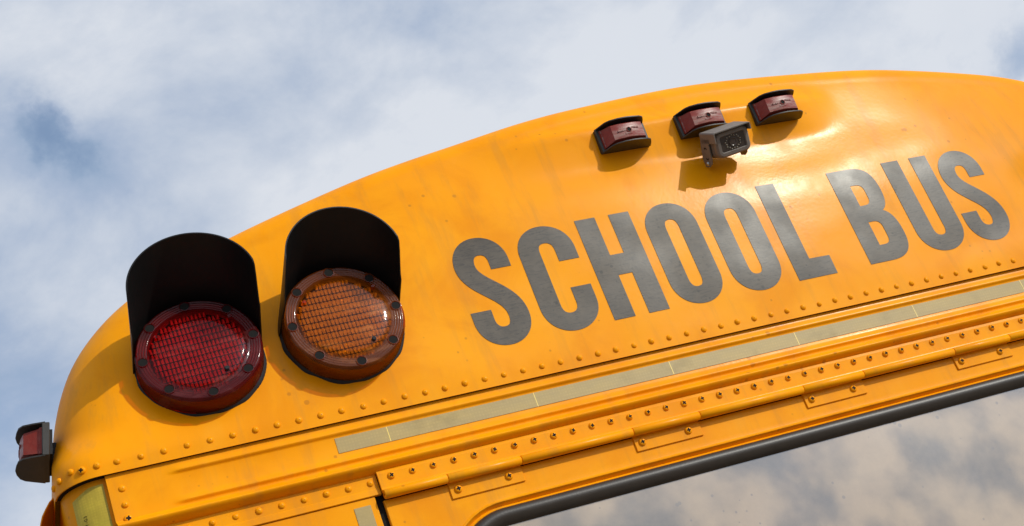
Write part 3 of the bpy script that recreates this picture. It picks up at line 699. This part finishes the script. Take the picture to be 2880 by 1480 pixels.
    def hood_ring(inset):
        rws = []
        for q in range(25):
            s = q / 24; row = []
            for k in range(57):
                t = math.radians(-9 + 198 * k / 56)
                e = min(k, 56 - k) / 56.0
                full = 0.52 + 0.48 * sstep(0.0, 0.085, e)               # lower corners cut back
                ss = s * full
                rb = 0.1040 - inset
                tb = math.radians(6 + 168 * k / 56) if True else t
                bx, by = rb * math.cos(tb), rb * math.sin(tb)
                fx_, fy_ = ha_ + (hr - inset) * math.cos(t), hb_ + (hr - inset) * math.sin(t)
                f = ss ** 0.92
                row.append(P(bx + (fx_ - bx) * f, by + (fy_ - by) * f, -0.038 + (hd + 0.038) * ss))
            rws.append(row)
        return rws
    A, B = hood_ring(0.0), hood_ring(0.0022)
    bm = grid_mesh(A); bm = join(bm, grid_mesh(B)); bm = join(bm, grid_mesh([A[-1], B[-1]])); bm = join(bm, grid_mesh([[r[0] for r in A], [r[0] for r in B]])); bm = join(bm, grid_mesh([[r[-1] for r in A], [r[-1] for r in B]]))
    bmesh.ops.remove_doubles(bm, verts=bm.verts[:], dist=1e-5)
    obj('hood', bm, M_BLACK, lamp, smooth=50)
    return lamp
warning_lamp((0.3945, -0.028, 0.1472), (-0.018, -1, 0.116), (M_LAMB, M_RAMB), (0.080, 0.012, 0.065, 0.0955), 'round amber warning lamp with black hood beside the lettering')
warning_lamp((0.1590, -0.010, 0.1500), (-0.100, -1, 0.232), (M_LRED, M_RRED), (0.100, 0.012, 0.052, 0.100), 'round red warning lamp with black hood at the corner')
warning_lamp((XR - 0.3345, -0.028, 0.1472), (0.018, -1, 0.116), (M_LAMB, M_RAMB), (0.080, -0.012, 0.065, 0.0955), 'round amber warning lamp beyond the last letter')
warning_lamp((XR - 0.1200, -0.010, 0.1500), (0.100, -1, 0.232), (M_LRED, M_RRED), (0.100, -0.012, 0.052, 0.100), 'round red warning lamp at the far corner')

# ---- clearance lamps -------------------------------------------------------
def clearance_lamp(mat4, label):
    """local frame: x along the lamp, -y outward, z up; origin at the lower left corner of the back plate"""
    lamp = bpy.data.objects.new('clearance_lamp', None); COL.objects.link(lamp); lamp.parent = BUS; lamp.matrix_local = Matrix.Translation(OFF) @ mat4; lamp['label'] = label
    W_, H_ = 0.1030, 0.0480
    bm = bmesh.new(); box(bm, 0, W_, -0.0040, 0.0060, 0, H_); bev(bm, 0.001, 1); obj('back_plate', bm, M_FIN, lamp, smooth=40)
    bm = bmesh.new(); box(bm, 0.010, W_ - 0.012, 0.0060, 0.0095, 0.006, H_ - 0.006); box(bm, 0.012, W_ - 0.050, 0.0092, 0.026, 0.010, H_ - 0.010); obj('mounting_pad', bm, M_FOAM, lamp)
    fin = [(0.0, 0.0), (0.0065, -0.0150), (0.0120, -0.0265), (0.020, -0.0330), (0.036, -0.0375), (0.0515, -0.0390), (0.067, -0.0375), (0.083, -0.0345), (0.0915, -0.0290), (0.0975, -0.0165), (W_, 0.0)]
    for z0, z1 in ((-0.0008, 0.0012), (H_ - 0.0012, H_ + 0.0008)):
        fl = prism(fin, z0, z1, lambda u, v, h: (u, v, h)); obj('fin', fl, M_FIN, lamp, smooth=30)
    # lens: tapered block with bowed face and worn edges
    rows = []
    for s, d in ((0.0, -0.0040), (0.25, -0.0120), (0.6, -0.0215), (0.88, -0.0290), (1.0, -0.0310)):
        pass
    bm = bmesh.new()
    def ringl(u0, u1, w0, w1, d, bow):
        n = 10; P_ = []
        for k in range(n + 1): u = u0 + (u1 - u0) * k / n; P_.append((u, d - bow * (1 - ((u - (u0 + u1) / 2) / ((u1 - u0) / 2)) ** 2), w0))
        for k in range(n + 1): u = u1 + (u0 - u1) * k / n; P_.append((u, d - bow * (1 - ((u - (u0 + u1) / 2) / ((u1 - u0) / 2)) ** 2), w1))
        return P_
    R_ = [ringl(0.0060, 0.0970, 0.0050, 0.0430, -0.0040, 0), ringl(0.0068, 0.0962, 0.0055, 0.0425, -0.0075, 0), ringl(0.0090, 0.0940, 0.0062, 0.0418, -0.0080, 0.001),
          ringl(0.0190, 0.0850, 0.0085, 0.0395, -0.0270, 0.0045), ringl(0.0198, 0.0842, 0.0095, 0.0385, -0.0282, 0.0048), ringl(0.0212, 0.0828, 0.0110, 0.0370, -0.0286, 0.0050)]
    bm = grid_mesh(R_, True); bm.verts.ensure_lookup_table()
    n = 11; last = [v for v in bm.verts if abs(v.co.y + 0.0286) < 0.0053 and 0.0109 < v.co.z < 0.0371 and v.co.x > 0.0210 and v.co.x < 0.0830]
    lo = sorted([v for v in last if v.co.z < 0.012], key=lambda v: v.co.x); hi = sorted([v for v in last if v.co.z > 0.036], key=lambda v: v.co.x)
    for a in range(min(len(lo), len(hi)) - 1):
        try: bm.faces.new((lo[a], lo[a + 1], hi[a + 1], hi[a]))
        except ValueError: pass
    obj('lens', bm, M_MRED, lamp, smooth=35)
    bm = lathe([(0.0058, -0.0325), (0.0056, -0.0346), (0.0044, -0.0350), (0.0040, -0.0340), (0.0, -0.0338)], 18)
    for f in bm.faces:
        if math.hypot(f.calc_center_median().x, f.calc_center_median().z) < 0.0041: f.material_index = 1
    obj('screw_well', bm, [M_MRED, M_DARK], lamp, (0.0520, 0, 0.0240), smooth=40)
    # raised moulding marks either side of the screw
    bm = bmesh.new()
    for u0, u1, w in ((0.030, 0.045, 0.0225), (0.059, 0.073, 0.0262), (0.043, 0.056, 0.0155)):
        u = u0
        while u < u1: box(bm, u, u + 0.0012, -0.0341 if 0.036 < u < 0.066 else -0.0333, -0.030, w, w + 0.0030); u += 0.0021
    mk = obj('moulded_marks', bm, M_MRED, lamp); mk['kind'] = 'stuff'
    return lamp
def place(x, z, tilt=math.radians(5)):
    px, y, pz = seat(x, z); y = face_y(px + 0.05, pz + 0.024) - 0.0025
    return Matrix.Translation((px, y, pz)) @ Matrix.Rotation(tilt, 4, 'X')
clearance_lamp(place(0.9665, 0.3795), 'red clearance lamp, the one left of the camera')
clearance_lamp(place(1.1380, 0.3830), 'red clearance lamp right above the camera, partly hidden by it')
clearance_lamp(place(1.3085, 0.3865), 'red clearance lamp to the right of the camera')
side = Matrix(((0, 1, 0, 0), (-1, 0, 0, 0), (0, 0, 1, 0), (0, 0, 0, 1)))
clearance_lamp(Matrix.Translation((-0.0925, 0.050 + 0.115, 0.0545)) @ Matrix.Rotation(math.radians(11), 4, 'Y') @ side @ Matrix.Scale(1.12, 4), 'red side clearance lamp jutting from the left roof corner')

# ---- rear-view camera -------------------------------------------------------
# pitched down: local x along the bus, -y out along the viewing axis, z up; origin at the back left top edge of its hood
rc = bpy.data.objects.new('rear_view_camera', None); COL.objects.link(rc); rc.parent = BUS
rc.matrix_local = Matrix.Translation(OFF + Vector((1.1620, -0.030, 0.3745))) @ Matrix.Rotation(math.radians(-7), 4, 'Z') @ Matrix.Rotation(math.radians(-6), 4, 'Y') @ Matrix.Rotation(math.radians(35), 4, 'X')
rc['label'] = 'dusty grey rear view camera with ring of small lights under a hood'
CW = 0.0800
bk = bmesh.new(); bx0_, by0_, bz0_ = seat(1.1585, 0.3170); bx1_ = bx0_ + CW
c8 = [(bx0_, by0_ + .004, bz0_), (bx1_, by0_ + .004, bz0_ + .010), (bx1_, by0_ + .006, bz0_ + .036), (bx0_, by0_ + .006, bz0_ + .027), (bx0_ + .001, by0_ - .034, bz0_ + .003), (bx1_ - .001, by0_ - .034, bz0_ + .012), (bx1_ - .001, by0_ - .030, bz0_ + .030), (bx0_ + .001, by0_ - .030, bz0_ + .021)]
vv = [bk.verts.new(p) for p in c8]
for f in ((0, 1, 2, 3), (4, 5, 6, 7), (0, 1, 5, 4), (1, 2, 6, 5), (2, 3, 7, 6), (3, 0, 4, 7)): bk.faces.new([vv[i] for i in f])
bev(bk, 0.0008, 1)
bo = obj('mount_block', bk, M_HOUS, rc); bo.matrix_parent_inverse = rc.matrix_local.inverted() @ Matrix.Translation(OFF)
hp = [(0.0, -0.0200), (0.0, -0.0020), (0.0020, 0.0), (CW - 0.0020, 0.0), (CW, -0.0020), (CW, -0.0140)]
hi = [(0.0020, -0.0200), (0.0020, -0.0030), (0.0030, -0.0020), (CW - 0.0030, -0.0020), (CW - 0.0020, -0.0030), (CW - 0.0020, -0.0140)]
def hring(P_, y): return [(x, y, z) for x, z in P_]
a = grid_mesh([hring(hp, 0.002), hring(hp, -0.053)]); a = join(a, grid_mesh([hring(hi, 0.002), hring(hi, -0.053)])); a = join(a, grid_mesh([hring(hp, -0.053), hring(hi, -0.053)])); a = join(a, grid_mesh([hring(hp, 0.002), hring(hi, 0.002)]))
for pa, pb in ((hp[0], hi[0]), (hp[-1], hi[-1])): a = join(a, grid_mesh([[(pa[0], 0.002, pa[1]), (pa[0], -0.053, pa[1])], [(pb[0], 0.002, pb[1]), (pb[0], -0.053, pb[1])]]))
obj('hood', a, M_HOUS, rc, smooth=30)
for x0, x1 in ((0.0, 0.0022), (CW - 0.0022, CW)):            # cheeks reaching down to the mount
    ck = prism([(0.002, -0.012), (-0.030, -0.012), (-0.031, -0.019), (-0.024, -0.022), (-0.023, -0.052), (-0.019, -0.060), (-0.010, -0.066), (0.004, -0.066), (0.010, -0.050), (0.006, -0.026)], x0, x1, lambda u, v, h: (h, u, v))
    obj('bracket_cheek', ck, M_HOUS, rc)
# body: rounded block behind a bezel
BX0, BX1, BZ0, BZ1 = 0.0050, CW - 0.0030, -0.0520, -0.0030
def bring(y, ins, r): return [(x, y, z) for x, z in rrect(BX0 + ins, BX1 - ins, BZ0 + ins, BZ1 - ins, r, 5)]
obj('camera_body', grid_mesh([bring(-0.004, 0.004, 0.008), bring(-0.007, 0.0, 0.012), bring(-0.030, 0.0, 0.012), bring(-0.0305, 0.0012, 0.012), bring(-0.0320, 0.0012, 0.012), bring(-0.0325, 0.0, 0.012), bring(-0.0425, 0.0, 0.012), bring(-0.0455, 0.0030, 0.010), bring(-0.0460, 0.0085, 0.004), bring(-0.0440, 0.0098, 0.003), bring(-0.0438, 0.02, 0.002)], True), M_HOUS, rc, smooth=35)
bm = bmesh.new(); bm.faces.new([bm.verts.new(p) for p in bring(-0.0441, 0.0098, 0.003)]); obj('face_window', bm, M_GLOSSB, rc)
FX, FZ = (BX0 + BX1) / 2, (BZ0 + BZ1) / 2
bm = lathe([(0.0088, 0.0), (0.0086, -0.0010), (0.0068, -0.0014), (0.0058, -0.0006), (0.0, -0.0012)], 24); obj('camera_lens', bm, M_GLOSSB, rc, (FX, -0.0441, FZ), smooth=40)
ME_LED = to_mesh(lathe([(0.0, -0.0016), (0.0009, -0.0014), (0.0014, -0.0006), (0.0015, 0.0003)], 10), 'diode', [M_LED], 180)
for k in range(18):
    t = 2 * math.pi * k / 18 + 0.2; r = 0.0118 if k % 2 else 0.0132
    obj('diode', ME_LED, None, rc, (FX + 1.25 * r * math.cos(t), -0.0441, FZ + r * math.sin(t)))
for x, sg in ((-0.0002, -1), (CW + 0.0002, 1)):
    for t0 in (55, 235):                                      # curved adjusting slots
        bm = bmesh.new(); V1, V2 = [], []
        for k in range(9):
            t = math.radians(t0 + 75 * k / 8); V1.append(bm.verts.new((x, -0.0085 + 0.0085 * math.cos(t), -0.040 + 0.0125 * math.sin(t)))); V2.append(bm.verts.new((x, -0.0085 + 0.0060 * math.cos(t), -0.040 + 0.0095 * math.sin(t))))
        for k in range(8): bm.faces.new((V1[k], V1[k + 1], V2[k + 1], V2[k]))
        obj('slot', bm, M_DARK, rc)
    bm = lathe([(0.0, -0.0030), (0.0028, -0.0030), (0.0042, -0.0015), (0.0044, 0.0)], 14); bo = obj('bolt', bm, M_STEEL, rc, (x, -0.0060, -0.0595), smooth=40); bo.rotation_euler = (0, 0, -math.pi / 2 if sg < 0 else math.pi / 2)
